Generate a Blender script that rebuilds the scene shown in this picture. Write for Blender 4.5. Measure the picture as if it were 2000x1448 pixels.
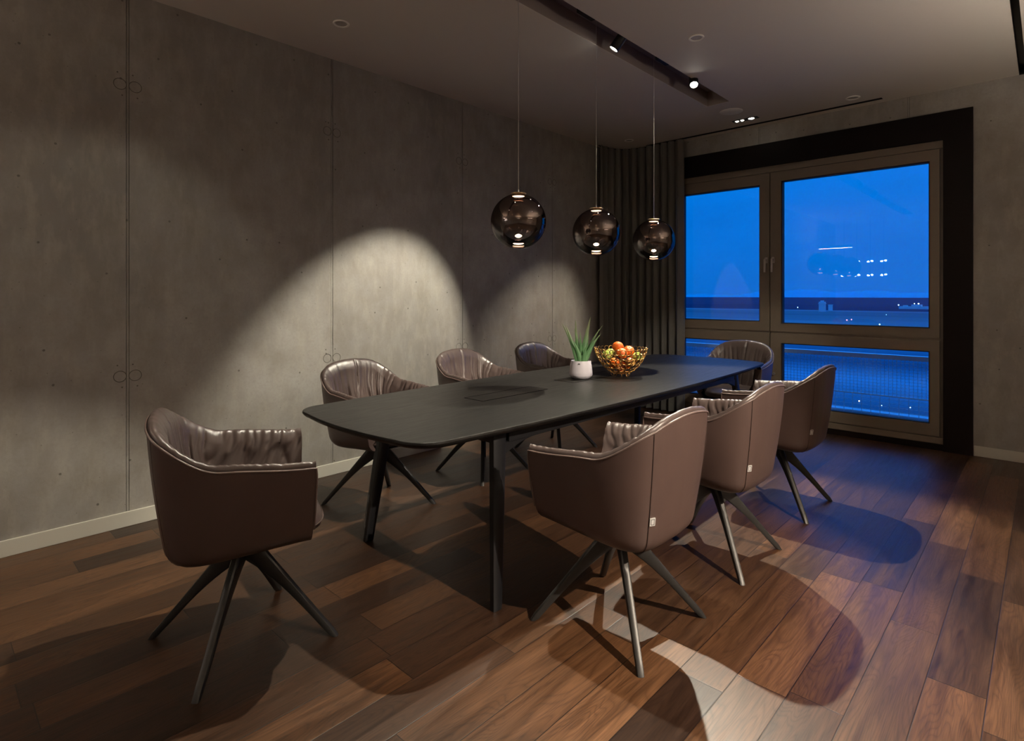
import bpy, bmesh, math, random
from mathutils import Vector, Matrix, noise
S = bpy.context.scene
for o in list(bpy.data.objects): bpy.data.objects.remove(o)
COL = S.collection
PI = math.pi

# ---------------------------------------------------------------- camera
PX = 1106.7; YAW = 0.757
camd = bpy.data.cameras.new('camera'); cam = bpy.data.objects.new('camera', camd); COL.objects.link(cam)
camd.sensor_width = 36; camd.lens = PX/2000*36; camd.shift_y = -(724-575.95)/2000
camd.clip_start = .05; camd.clip_end = 20000
cam.location = (3.704, 0, 1.28); cam.rotation_euler = (PI/2, 0, YAW)
S.camera = cam
# ---------------------------------------------------------------- view
S.view_settings.view_transform = 'Standard'; S.view_settings.look = 'None'
S.view_settings.gamma = 1; S.view_settings.use_curve_mapping = False
S.view_settings.exposure = 0.0
S.cycles.use_denoising = True
S.cycles.max_bounces = 10; S.cycles.diffuse_bounces = 5; S.cycles.transparent_max_bounces = 16
S.cycles.sample_clamp_indirect = 6.0
S.cycles.caustics_reflective = False; S.cycles.caustics_refractive = False

# ---------------------------------------------------------------- node helper
class NT:
    def __init__(s, nt): s.nt = nt; s.N = nt.nodes; s.L = nt.links
    def n(s, t, **kw):
        x = s.N.new(t)
        for k, v in kw.items():
            if hasattr(x, k): setattr(x, k, v)
        return x
    def set(s, sock, v):
        if isinstance(v, bpy.types.NodeSocket): s.L.new(v, sock)
        elif v is not None: sock.default_value = v
    def math(s, op, a, b=None, c=None, clamp=False):
        x = s.n('ShaderNodeMath', operation=op); x.use_clamp = clamp
        s.set(x.inputs[0], a)
        if b is not None: s.set(x.inputs[1], b)
        if c is not None: s.set(x.inputs[2], c)
        return x.outputs[0]
    def mix(s, f, a, b, mode='MIX'):
        x = s.n('ShaderNodeMix', data_type='RGBA', blend_type=mode)
        s.set(x.inputs[0], f); s.set(x.inputs[6], a); s.set(x.inputs[7], b)
        return x.outputs[2]
    def noise(s, vec, scale, detail=4, rough=.55, dist=0):
        x = s.n('ShaderNodeTexNoise'); s.set(x.inputs['Vector'], vec)
        x.inputs['Scale'].default_value = scale; x.inputs['Detail'].default_value = detail
        x.inputs['Roughness'].default_value = rough; x.inputs['Distortion'].default_value = dist
        return x.outputs[0]
    def ramp(s, f, stops, interp='LINEAR'):
        x = s.n('ShaderNodeValToRGB'); s.set(x.inputs[0], f); cr = x.color_ramp; cr.interpolation = interp
        while len(cr.elements) > 1: cr.elements.remove(cr.elements[-1])
        cr.elements[0].position = stops[0][0]; cr.elements[0].color = c4(stops[0][1])
        for p_, c_ in stops[1:]:
            e = cr.elements.new(p_); e.color = c4(c_)
        return x.outputs[0]
    def maprange(s, v, a, b, c=0, d=1):
        x = s.n('ShaderNodeMapRange'); s.set(x.inputs[0], v)
        for i, q in enumerate((a, b, c, d)): x.inputs[i+1].default_value = q
        return x.outputs[0]
    def mapping(s, vec, scale=(1, 1, 1), loc=(0, 0, 0), rot=(0, 0, 0)):
        x = s.n('ShaderNodeMapping'); s.set(x.inputs[0], vec)
        x.inputs[1].default_value = loc; x.inputs[2].default_value = rot; x.inputs[3].default_value = scale
        return x.outputs[0]
    def bump(s, h, st=.3, d=.01, nrm=None):
        x = s.n('ShaderNodeBump'); s.set(x.inputs['Height'], h)
        x.inputs['Strength'].default_value = st; x.inputs['Distance'].default_value = d
        if nrm is not None: s.set(x.inputs['Normal'], nrm)
        return x.outputs[0]
    def coord(s, k='Object'): return s.n('ShaderNodeTexCoord').outputs[k]
    def xyz(s, v):
        x = s.n('ShaderNodeSeparateXYZ'); s.set(x.inputs[0], v); return x.outputs
    def comb(s, x_=0, y_=0, z_=0):
        x = s.n('ShaderNodeCombineXYZ'); s.set(x.inputs[0], x_); s.set(x.inputs[1], y_); s.set(x.inputs[2], z_); return x.outputs[0]
def c4(c): return (c, c, c, 1) if isinstance(c, (int, float)) else (c[0], c[1], c[2], 1)

UP_W = 520
# ---------------------------------------------------------------- world: blue-hour sky
W = bpy.data.worlds.new('world'); S.world = W; W.use_nodes = True
w = NT(W.node_tree); w.N.clear()
wo = w.n('ShaderNodeOutputWorld'); bg = w.n('ShaderNodeBackground'); w.L.new(bg.outputs[0], wo.inputs[0])
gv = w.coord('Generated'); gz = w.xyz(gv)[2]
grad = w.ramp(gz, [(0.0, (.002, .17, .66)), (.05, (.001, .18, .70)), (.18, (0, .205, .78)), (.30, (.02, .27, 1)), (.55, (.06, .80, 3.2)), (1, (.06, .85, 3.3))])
cl = w.noise(w.mapping(gv, scale=(1.2, 1.2, 9)), 2.2, 6, .55)
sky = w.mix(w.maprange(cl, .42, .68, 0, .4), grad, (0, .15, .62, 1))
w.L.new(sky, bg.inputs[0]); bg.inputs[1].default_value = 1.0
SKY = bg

# ---------------------------------------------------------------- geometry helpers
def smooth_of(me, ang=40):
    for p_ in me.polygons: p_.use_smooth = True
    try: me.set_sharp_from_angle(angle=math.radians(ang))
    except Exception: pass
def obj(name, bm, mat=None, parent=None, smooth=None, loc=None):
    me = bpy.data.meshes.new(name)
    bmesh.ops.recalc_face_normals(bm, faces=bm.faces)
    bm.to_mesh(me); bm.free()
    if smooth is not None: smooth_of(me, smooth)
    o = bpy.data.objects.new(name, me); COL.objects.link(o)
    if mat:
        for m_ in (mat if isinstance(mat, (list, tuple)) else [mat]): me.materials.append(m_)
    if parent: o.parent = parent
    if loc: o.location = loc
    return o
def thing(name, label, cat, loc=(0, 0, 0), rz=0, group=None):
    o = bpy.data.objects.new(name, None); COL.objects.link(o); o.empty_display_size = .1
    o.location = loc; o.rotation_euler = (0, 0, rz); return tag(o, label, cat, group)
def tag(o, label, cat, group=None, kind=None):
    o['label'] = label; o['category'] = cat
    if group: o['group'] = group
    if kind: o['kind'] = kind
    return o
def struct(o):
    o['kind'] = 'structure'; return o
def B(): return bmesh.new()
def box(bm, x0, x1, y0, y1, z0, z1, mi=0, bev=0):
    vs = [bm.verts.new((x, y, z)) for x in (x0, x1) for y in (y0, y1) for z in (z0, z1)]
    F = [(0, 1, 3, 2), (4, 6, 7, 5), (0, 4, 5, 1), (2, 3, 7, 6), (0, 2, 6, 4), (1, 5, 7, 3)]
    fs = [bm.faces.new([vs[i] for i in f_]) for f_ in F]
    for f_ in fs: f_.material_index = mi
    if bev: bmesh.ops.bevel(bm, geom=list({e for f_ in fs for e in f_.edges}), offset=bev, segments=2, affect='EDGES', profile=.6)
    return vs
def loft(bm, rings, close=True, caps=True, mi=0):
    R = [[bm.verts.new(p_) for p_ in r] for r in rings]
    n = len(R[0]); fs = []
    for a, b in zip(R, R[1:]):
        for i in range(n if close else n-1):
            j = (i+1) % n
            fs.append(bm.faces.new((a[i], a[j], b[j], b[i])))
    if caps and close:
        fs.append(bm.faces.new(R[0][::-1])); fs.append(bm.faces.new(R[-1]))
    for f_ in fs: f_.material_index = mi
    return R
def lathe(bm, prof, n=32, c=(0, 0, 0), mi=0, caps=False, rot=None):
    rings = []
    for r, z in prof:
        ring = []
        for k in range(n):
            a = 2*PI*k/n; v = Vector((r*math.cos(a), r*math.sin(a), z))
            if rot: v = rot @ v
            ring.append(v+Vector(c))
        rings.append(ring)
    return loft(bm, rings, True, caps, mi)
def tube(bm, pts, r, n=8, closed=False, caps=True, mi=0):
    pts = [Vector(p_) for p_ in pts]; m = len(pts); rings = []
    up = Vector((0, 0, 1)); prev = None
    for i, p_ in enumerate(pts):
        a = pts[(i-1) % m] if (closed or i > 0) else p_
        b = pts[(i+1) % m] if (closed or i < m-1) else p_
        t = (b-a).normalized()
        if prev is None:
            s_ = t.cross(up)
            if s_.length < .1: s_ = t.cross(Vector((1, 0, 0)))
        else: s_ = prev - t*prev.dot(t)
        s_.normalize(); prev = s_; u = t.cross(s_)
        rr = r(i/(m-1)) if callable(r) else r
        rings.append([p_+s_*rr*math.cos(2*PI*k/n)+u*rr*math.sin(2*PI*k/n) for k in range(n)])
    if closed: rings.append(rings[0])
    if closed:
        R = [[bm.verts.new(q) for q in rg] for rg in rings[:-1]]
        for i in range(m):
            a, b = R[i], R[(i+1) % m]
            for k in range(n):
                f_ = bm.faces.new((a[k], a[(k+1) % n], b[(k+1) % n], b[k])); f_.material_index = mi
    else: loft(bm, rings, True, caps, mi)
def catmull(P, n):
    P = [(*p_, 0) if len(p_) == 2 else p_ for p_ in P]
    P = [Vector(p_) for p_ in P]; P = [P[0]*2-P[1]]+P+[P[-1]*2-P[-2]]; fine = []
    for i in range(1, len(P)-2):
        for k in range(24):
            t = k/24; a, b, c, d = P[i-1], P[i], P[i+1], P[i+2]
            fine.append(.5*((2*b)+(c-a)*t+(2*a-5*b+4*c-d)*t*t+(3*b-a-3*c+d)*t**3))
    fine.append(P[-2])
    L = [0]
    for a, b in zip(fine, fine[1:]): L.append(L[-1]+(b-a).length)
    out = []; j = 0
    for k in range(n):
        d = L[-1]*k/(n-1)
        while j < len(L)-2 and L[j+1] < d: j += 1
        t = (d-L[j])/max(1e-9, L[j+1]-L[j]); out.append(fine[j].lerp(fine[j+1], t))
    return out, L[-1]
def sstep(a, b, x):
    t = max(0, min(1, (x-a)/(b-a))); return t*t*(3-2*t)
def lerp(a, b, t): return a+(b-a)*t
def n1(x, y=0, z=0): return noise.noise(Vector((x, y, z)))
def copy_tree(o, parent=None):
    c = o.copy(); COL.objects.link(c); c.parent = parent
    for ch in o.children: copy_tree(ch, c)
    return c

# ---------------------------------------------------------------- materials
def mat(name):
    m = bpy.data.materials.new(name); m.use_nodes = True
    t = NT(m.node_tree); return m, t, t.N['Principled BSDF']
def plain(name, col, rough=.5, metal=0, spec=.5, bump=None, var=.0, coat=0):
    m, t, b = mat(name); co = t.coord()
    b.inputs['Base Color'].default_value = c4(col)
    if var:
        nn = t.noise(co, 14, 4); t.set(b.inputs['Base Color'], t.mix(nn, c4([x*(1-var) for x in col]), c4([x*(1+var) for x in col])))
    b.inputs['Roughness'].default_value = rough; b.inputs['Metallic'].default_value = metal
    b.inputs['Specular IOR Level'].default_value = spec
    if coat: b.inputs['Coat Weight'].default_value = coat; b.inputs['Coat Roughness'].default_value = .1
    if bump:
        sc, st, d = bump; t.set(b.inputs['Normal'], t.bump(t.noise(co, sc, 4), st, d))
    return m
def emit(name, col, s):
    m, t, b = mat(name); b.inputs['Base Color'].default_value = c4(col)
    b.inputs['Emission Color'].default_value = c4(col); b.inputs['Emission Strength'].default_value = s
    return m

def make_floor_mat():
    m, t, b = mat('oak_planks'); co = t.coord(); x, y, z = t.xyz(co)
    PW, PL = .155, .98
    rx = t.math('DIVIDE', x, PW); row = t.math('FLOOR', rx); fx = t.math('FRACT', rx)
    wn = t.n('ShaderNodeTexWhiteNoise', noise_dimensions='1D'); t.set(wn.inputs['W'], row)
    off = t.math('MULTIPLY', wn.outputs[0], 7.3)
    ry = t.math('ADD', t.math('DIVIDE', y, PL), off); cl_ = t.math('FLOOR', ry); fy = t.math('FRACT', ry)
    w2 = t.n('ShaderNodeTexWhiteNoise', noise_dimensions='2D'); t.set(w2.inputs['Vector'], t.comb(row, cl_, 0))
    rnd = w2.outputs[0]; rc = w2.outputs[1]
    sh = t.n('ShaderNodeVectorMath', operation='MULTIPLY_ADD')
    t.set(sh.inputs[0], rc); sh.inputs[1].default_value = (7, 13, 5); t.set(sh.inputs[2], co); v = sh.outputs[0]
    g1 = t.noise(t.mapping(v, scale=(24, 2.0, 1)), 1.0, 6, .6, .8)
    fine = t.noise(t.mapping(v, scale=(260, 8, 1)), 1.0, 4, .65)
    # cathedral figure: contour lines of a stretched noise
    cath = t.noise(t.mapping(v, scale=(7.5, 1.2, 1)), 1.0, 2, .45, .5)
    rings = t.math('ABSOLUTE', t.math('SINE', t.math('MULTIPLY', cath, 90)))
    rings = t.math('POWER', rings, .6)
    base = t.ramp(rnd, [(0, (.034, .017, .0095)), (.22, (.078, .038, .018)), (.45, (.046, .023, .012)), (.62, (.118, .057, .025)), (.8, (.038, .020, .011)), (1, (.155, .078, .036))], 'LINEAR')
    base = t.mix(1, base, (.86, .86, .88, 1), 'MULTIPLY')
    c = t.mix(t.maprange(g1, .3, .7, 0, 1), t.mix(1, base, (.55, .5, .47, 1), 'MULTIPLY'), t.mix(1, base, (1.35, 1.3, 1.25, 1), 'MULTIPLY'))
    c = t.mix(t.math('MULTIPLY', t.math('SUBTRACT', 1, rings), .62), c, t.mix(1, c, (.35, .3, .28, 1), 'MULTIPLY'))
    c = t.mix(t.maprange(fine, .42, .7, 0, .65), c, t.mix(1, c, (.4, .36, .34, 1), 'MULTIPLY'))
    # plank gaps
    ex = t.math('MULTIPLY', t.math('MINIMUM', fx, t.math('SUBTRACT', 1, fx)), PW)
    ey = t.math('MULTIPLY', t.math('MINIMUM', fy, t.math('SUBTRACT', 1, fy)), PL)
    e = t.math('MINIMUM', ex, ey); gap = t.maprange(e, .0006, .0022, 1, 0)
    c = t.mix(gap, c, (.006, .003, .002, 1))
    t.set(b.inputs['Base Color'], c)
    t.set(b.inputs['Roughness'], t.maprange(t.math('ADD', g1, t.math('MULTIPLY', fine, .5)), .4, 1.1, .30, .50))
    b.inputs['Specular IOR Level'].default_value = .42
    h_ = t.math('ADD', t.math('MULTIPLY', fine, .25), t.math('MULTIPLY', gap, -1.0))
    h_ = t.math('ADD', h_, t.math('MULTIPLY', rings, .15))
    t.set(b.inputs['Normal'], t.bump(h_, .22, .0022))
    return m
def make_concrete(name, axis):
    m, t, b = mat(name); co = t.coord()
    big = t.noise(co, .9, 5, .55, .3); mid = t.noise(co, 5, 6, .6); fin = t.noise(co, 60, 4, .6)
    fl_ = t.noise(t.mapping(co, scale=(14, 14, 5)), 1, 6, .65)
    c = t.ramp(big, [(.32, (.195, .182, .174)), (.5, (.275, .260, .247)), (.68, (.36, .345, .325))])
    c = t.mix(t.maprange(mid, .35, .7, 0, .6), c, (.20, .175, .145, 1))
    c = t.mix(t.maprange(fl_, .46, .72, 0, .35), c, (.42, .39, .33, 1))
    c = t.mix(t.maprange(fin, .45, .8, 0, .3), c, (.19, .17, .145, 1))
    cx, cy, cz = t.xyz(co); uv = t.comb(cy if axis == 0 else cx, cz, 0)
    def pits(sc, rad, keep):
        vo = t.n('ShaderNodeTexVoronoi', feature='F1', voronoi_dimensions='2D'); t.set(vo.inputs['Vector'], uv); vo.inputs['Scale'].default_value = sc
        k_ = t.math('LESS_THAN', t.xyz(vo.outputs['Color'])[0], keep)
        return t.math('MULTIPLY', t.maprange(t.math('ADD', vo.outputs['Distance'], t.math('MULTIPLY', fin, rad*.6)), rad*1.1, rad*1.7, 1, 0), k_)
    pit = pits(3.1, .016, .75); pit2 = pits(9, .022, .35)
    pp = t.math('MAXIMUM', pit, t.math('MULTIPLY', pit2, .6))
    c = t.mix(t.math('MULTIPLY', pp, .75), c, (.07, .06, .05, 1))
    t.set(b.inputs['Base Color'], c); b.inputs['Roughness'].default_value = .62
    h_ = t.math('ADD', t.math('MULTIPLY', mid, .4), t.math('MULTIPLY', pp, -1.2))
    h_ = t.math('ADD', h_, t.math('MULTIPLY', fin, .15)); h_ = t.math('ADD', h_, t.math('MULTIPLY', big, 1.2))
    t.set(b.inputs['Normal'], t.bump(h_, .25, .012))
    return m
M = {}
M['floor'] = make_floor_mat()
M['concrete'] = make_concrete('concrete', 0)
M['concrete_far'] = make_concrete('concrete_far', 1)
M['groove'] = plain('joint_groove', (.10, .088, .074), .9)
M['paint'] = plain('ceiling_paint', (.72, .665, .59), .7, bump=(90, .05, .002))
M['trough'] = plain('recess_paint', (.33, .28, .26), .4)
M['black'] = plain('black_metal', (.008, .007, .007), .4, spec=.4)
M['portal'] = plain('portal_metal', (.0055, .003, .0026), .5, spec=.12)
M['alu'] = plain('bronze_window_metal', (.15, .118, .088), .42, .0, .5, var=.06)
M['gap'] = plain('dark_gap', (.001, .001, .001), 1, spec=0)
M['gasket'] = plain('gasket', (.004, .004, .005), .6)
M['base'] = plain('skirting_paint', (.50, .48, .42), .5)
M['handle'] = plain('satin_handle', (.45, .40, .38), .35, .8)
def make_glass(name, refl=1.0, tint=(.93, .97, 1)):
    m, t, b = mat(name); t.N.remove(b); out = t.N['Material Output']
    tr = t.n('ShaderNodeBsdfTransparent'); tr.inputs[0].default_value = c4(tint)
    gl = t.n('ShaderNodeBsdfGlossy'); gl.inputs['Roughness'].default_value = 0.0; gl.inputs[0].default_value = (1, 1, 1, 1)
    fr = t.n('ShaderNodeFresnel'); fr.inputs[0].default_value = 1.45
    mx = t.n('ShaderNodeMixShader'); t.set(mx.inputs[0], t.math('MULTIPLY', fr.outputs[0], refl, clamp=True))
    t.L.new(tr.outputs[0], mx.inputs[1]); t.L.new(gl.outputs[0], mx.inputs[2]); t.L.new(mx.outputs[0], out.inputs[0])
    return m
M['glass'] = make_glass('window_glass', .85)
def make_smoke():
    m, t, b = mat('smoked_mirror_glass'); t.N.remove(b); out = t.N['Material Output']
    z = t.xyz(t.coord())[2]
    k = t.maprange(z, -.115, -.01, 0, 1)     # metallised upper part fading to clear glass below
    tr = t.n('ShaderNodeBsdfTransparent'); t.set(tr.inputs[0], t.mix(k, (.94, .94, .95, 1), (.26, .20, .17, 1)))
    gl = t.n('ShaderNodeBsdfGlossy'); gl.inputs['Roughness'].default_value = 0.015; t.set(gl.inputs[0], t.mix(k, (1, 1, 1, 1), (.32, .26, .24, 1)))
    fr = t.n('ShaderNodeFresnel'); fr.inputs[0].default_value = 1.5
    f2 = t.math('MAXIMUM', t.math('MULTIPLY', k, .52), fr.outputs[0], clamp=True)
    mx = t.n('ShaderNodeMixShader'); t.set(mx.inputs[0], f2)
    t.L.new(tr.outputs[0], mx.inputs[1]); t.L.new(gl.outputs[0], mx.inputs[2]); t.L.new(mx.outputs[0], out.inputs[0])
    return m
M['smoke'] = make_smoke()
def make_leather(name, col, rough=.42):
    m, t, b = mat(name); co = t.coord()
    n_ = t.noise(co, 6, 4); c = t.mix(n_, c4([x*.85 for x in col]), c4([x*1.18 for x in col]))
    t.set(b.inputs['Base Color'], c); b.inputs['Roughness'].default_value = rough
    b.inputs['Specular IOR Level'].default_value = .5
    vo = t.n('ShaderNodeTexVoronoi', feature='DISTANCE_TO_EDGE'); t.set(vo.inputs['Vector'], co); vo.inputs['Scale'].default_value = 420
    h_ = t.math('ADD', t.math('MULTIPLY', t.math('MINIMUM', vo.outputs[0], .2), 1.5), t.math('MULTIPLY', t.noise(co, 40, 3), .8))
    t.set(b.inputs['Normal'], t.bump(h_, .18, .0012))
    return m
M['leather'] = make_leather('mauve_brown_leather', (.066, .042, .037), .40)
M['lining'] = make_leather('soft_mauve_leather', (.066, .047, .043), .33)
M['piping'] = make_leather('piping_leather', (.10, .068, .06), .4)
M['thread'] = plain('thread', (.04, .023, .019), .7)
M['seat_metal'] = plain('brushed_dark_metal', (.032, .031, .030), .42, .5, bump=(200, .1, .001))
M['tag'] = plain('tag_silver', (.6, .6, .6), .4, .2)
M['tagmark'] = plain('tag_mark', (.04, .04, .04), .5)
def make_tabletop():
    m, t, b = mat('black_oak_veneer'); co = t.coord()
    g = t.noise(t.mapping(co, scale=(60, 2.2, 2)), 1, 5, .6, .4); f = t.noise(t.mapping(co, scale=(240, 9, 2)), 1, 3)
    c = t.mix(t.maprange(g, .35, .7), (.004, .0038, .0035, 1), (.010, .0092, .0084, 1))
    t.set(b.inputs['Base Color'], c); t.set(b.inputs['Roughness'], t.maprange(f, 0.3, .7, .34, .46)); b.inputs['Specular IOR Level'].default_value = .24
    t.set(b.inputs['Normal'], t.bump(t.math('ADD', g, f), .16, .001))
    return m
M['table'] = make_tabletop()
M['table_leg'] = plain('black_leg_lacquer', (.006, .006, .007), .38, spec=.35)
def make_curtain():
    m, t, b = mat('charcoal_curtain'); co = t.coord()
    f = t.noise(t.mapping(co, scale=(1, 1, .3)), 260, 3)
    t.set(b.inputs['Base Color'], t.mix(f, (.20, .186, .172, 1), (.32, .30, .28, 1))); b.inputs['Roughness'].default_value = .85
    b.inputs['Sheen Weight'].default_value = .25
    t.set(b.inputs['Normal'], t.bump(f, .3, .001)); return m
M['curtain'] = make_curtain()
M['cable'] = plain('steel_wire', (.6, .58, .55), .3, .9)
M['brass'] = plain('brass_wire', (.50, .29, .10), .30, 1.0)
M['brass_cap'] = plain('brass_cap', (.75, .55, .33), .3, .9)
M['led'] = emit('warm_led', (1, .80, .55), 30)
M['led_small'] = emit('white_led', (1, .93, .80), 18)
M['lens'] = emit('spot_lens', (1, .95, .84), 40)
M['white_trim'] = plain('white_trim', (.92, .88, .80), .5)
M['ring_dark'] = plain('lamp_recess', (.50, .46, .40), .5)
M['pot'] = plain('glazed_pot', (.44, .43, .48), .28, coat=.3)
M['soil'] = plain('soil', (.02, .014, .01), .95, bump=(60, .8, .01))
def make_leaf():
    m, t, b = mat('aloe_leaf'); co = t.coord(); z = t.xyz(co)[2]
    n_ = t.noise(t.mapping(co, scale=(90, 90, 6)), 1, 3)
    c = t.mix(n_, (.045, .125, .05, 1), (.10, .22, .095, 1)); c = t.mix(t.maprange(z, .22, .42, 0, .75), c, (.42, .40, .25, 1))
    t.set(b.inputs['Base Color'], c); b.inputs['Roughness'].default_value = .42; b.inputs['Subsurface Weight'].default_value = .08
    b.inputs['Subsurface Radius'].default_value = (.01, .02, .01)
    return m
M['leaf'] = make_leaf()
def make_orange():
    m, t, b = mat('orange_peel'); co = t.coord()
    t.set(b.inputs['Base Color'], t.mix(t.noise(co, 30, 3), (.66, .10, .003, 1), (.80, .165, .006, 1))); b.inputs['Roughness'].default_value = .5
    t.set(b.inputs['Normal'], t.bump(t.noise(co, 260, 2), .35, .0015)); return m
def make_apple(name, a, c_):
    m, t, b = mat(name); co = t.coord()
    t.set(b.inputs['Base Color'], t.mix(t.maprange(t.noise(co, 18, 4), .35, .65), c4(a), c4(c_))); b.inputs['Roughness'].default_value = .28; return m
M['orange'] = make_orange(); M['apple_green'] = make_apple('green_apple_skin', (.26, .36, .05), (.42, .46, .12))
M['apple_red'] = make_apple('red_apple_skin', (.55, .05, .03), (.70, .42, .12))
M['stem'] = plain('fruit_stem', (.08, .05, .02), .8)

# ================================================================= SETTING
L = 5.804; H = 2.958; X1 = 7.4; Y0 = -3.6
PW = 1.2335; J0 = .82            # concrete panel width and the position of a joint on the left wall
fb = B(); box(fb, 0, X1, Y0, L+.02, -.08, 0); struct(obj('floor', fb, M['floor']))
def panel_wall(name, joints, lo, hi, holes, place, zlo=0, zhi=3.15, cut=None, cm='concrete'):
    """concrete slabs with real open joints; place(u, d, z): u along the wall, d into the room"""
    bm = B()
    def bx_(u0, u1, d0, d1, z0, z1, mi=0):
        p0 = place(u0, d0, z0); p1 = place(u1, d1, z1)
        box(bm, min(p0[0], p1[0]), max(p0[0], p1[0]), min(p0[1], p1[1]), max(p0[1], p1[1]), z0, z1, mi)
    ed = [lo]+[j for j in joints if lo < j < hi]+[hi]
    for a, b_ in zip(ed, ed[1:]):
        ga = .008 if a != lo else 0; gb = .008 if b_ != hi else 0
        if cut:
            c0, c1, cz = cut
            u0, u1 = a+ga, b_-gb
            segs = []
            if u0 < c0: segs.append((u0, min(u1, c0), zlo))
            if u1 > c0 and u0 < c1: segs.append((max(u0, c0), min(u1, c1), cz))
            if u1 > c1: segs.append((max(u0, c1), u1, zlo))
            for s0, s1, z0 in segs: bx_(s0, s1, -.02, 0, z0, zhi)
        else: bx_(a+ga, b_-gb, -.02, 0, zlo, zhi)
    if cut:
        c0, c1, cz = cut
        bx_(lo, c0, -.25, -.02, zlo, zhi, 1); bx_(c1, hi, -.25, -.02, zlo, zhi, 1); bx_(c0, c1, -.25, -.02, cz, zhi, 1)
    else: bx_(lo, hi, -.2, -.02, zlo, zhi, 1)
    for j in joints:
        if lo < j < hi and not (cut and cut[0] < j < cut[1]): bx_(j-.0055, j+.0055, -.02, -.0022, zlo, zhi)
        elif cut and cut[0] < j < cut[1]: bx_(j-.0055, j+.0055, -.02, -.0022, cut[2], zhi)
    for (u, z) in holes:      # cast ring of a tie hole beside a joint
        for du, dz in ((-.012, .062), (.010, -.060)):
            tube(bm, [place(u+du, -.001, z+dz), place(u+du, .0006, z+dz)], .0045, 8, mi=1)
        for R_, r_ in ((.030, .0016),):
            pts = [place(u+R_*math.cos(2*PI*k/20), .0004, z+R_*math.sin(2*PI*k/20)) for k in range(20)]
            tube(bm, pts, r_, 6, True, mi=1)
    return struct(obj(name, bm, [M[cm], M['groove']]))
jl = [J0+PW*k for k in range(-4, 5)]
holes = [(j+d, z) for j in jl for d in (-.036, .036) for z in (.83, 2.44)]
wl_ = panel_wall('wall_left', jl, Y0, L, holes, lambda u, d, z: (d, u, z))
jw = [1.615-PW, 1.615, 1.615+PW, 1.615+2*PW+.1, 1.615+3*PW]
panel_wall('wall_far', jw, 0, X1, [], lambda u, d, z: (u, L-d, z), cut=(.62, 3.14, 2.60), cm='concrete_far')
bm = B(); box(bm, X1, X1+.1, Y0, L, 0, 3.15); struct(obj('wall_right', bm, M['paint']))
bm = B(); box(bm, 0, X1, Y0-.1, Y0, 0, 3.15); struct(obj('wall_near', bm, M['paint']))
# skirting boards
bm = B(); box(bm, 0.0005, .014, Y0, L, .0005, .081, bev=.002); struct(obj('baseboard_left', bm, M['base']))
bm = B(); box(bm, 3.279, X1, L-.014, L-.0005, .0005, .081, bev=.002); struct(obj('baseboard_far', bm, M['base']))

# ceiling with a recess for the spotlights and slots
TX0, TX1, TY0, TY1, TD = 1.50, 1.70, -2.6, 4.868, .13
bm = B()
def cbox(x0, x1, y0, y1): box(bm, x0, x1, y0, y1, H, H+.2)
SL = (.42, 2.68, 5.662, 5.712)      # linear slot by the window wall
SR = (3.548, 3.588, 2.4, L)        # slot on the right
cbox(0, TX0, Y0, SL[2]); cbox(TX1, SR[0], Y0, SL[2]); cbox(TX0, TX1, Y0, TY0); cbox(TX0, TX1, TY1, SL[2])
cbox(0, SL[0], SL[2], SL[3]); cbox(SL[1], SR[0], SL[2], SL[3]); cbox(0, SR[0], SL[3], L)
cbox(SR[1], X1, Y0, L); cbox(SR[0], SR[1], Y0, SR[2])
box(bm, SL[0], SL[1], SL[2], SL[3], H+.08, H+.1, 1); box(bm, SR[0], SR[1], SR[2], SR[3], H+.05, H+.07, 1)
e_ = .0015
for a in (SL, SR):
    box(bm, a[0], a[0]+e_, a[2], a[3], H-.0004, H+.08, 1); box(bm, a[1]-e_, a[1], a[2], a[3], H-.0004, H+.08, 1)
    box(bm, a[0], a[1], a[2], a[2]+e_, H-.0004, H+.08, 1); box(bm, a[0], a[1], a[3]-e_, a[3], H-.0004, H+.08, 1)
box(bm, TX0-.02, TX1+.02, TY0-.02, TY1+.02, H+TD, H+TD+.02, 2)
box(bm, TX0-.001, TX0+e_, TY0, TY1, H+.002, H+TD, 2); box(bm, TX1-e_, TX1+.001, TY0, TY1, H+.002, H+TD, 2)
box(bm, TX0, TX1, TY1-e_, TY1+.001, H+.002, H+TD, 2); box(bm, TX0, TX1, TY0-.001, TY0+e_, H+.002, H+TD, 2)
struct(obj('ceiling', bm, [M['paint'], M['black'], M['trough']]))

# ---------------------------------------------------------------- window
bm = B()     # black steel surround, standing a little proud of the concrete
box(bm, .56, 3.276, L-.030, L+.06, 2.548, 2.773); box(bm, 3.086, 3.276, L-.030, L+.06, 0, 2.548); box(bm, .56, .70, L-.030, L+.06, 0, 2.548)
box(bm, .70, 3.086, L-.012, L+.10, 0.0, .05)
struct(obj('trim_1', bm, M['portal']))
win = bpy.data.objects.new('window_1', None); COL.objects.link(win); win.location = (1.89, L, 0); struct(win)
def wpart(name, bm, m, par=None, sm=None):
    o = obj(name, bm, m, win if par is None else par, sm)
    if par is None: o.matrix_parent_inverse = Matrix.Translation((-1.89, -L, 0))
    return o
yF = L-.012            # face of the frame
bm = B()
for a in ((.70, 3.084, 2.478, 2.547), (.70, 3.084, .052, .112), (.70, .735, .112, 2.478), (3.064, 3.084, .112, 2.478), (.735, 3.064, .895, .925), (1.716, 1.730, .112, 2.478)):
    box(bm, a[0], a[1], yF+.012, yF+.09, a[2], a[3])
box(bm, .70, 3.084, yF, yF+.012, 2.484, 2.547, bev=.002); box(bm, .70, 3.084, yF, yF+.012, .052, .106, bev=.002)
wpart('window_frame', bm, M['alu'])
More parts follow.
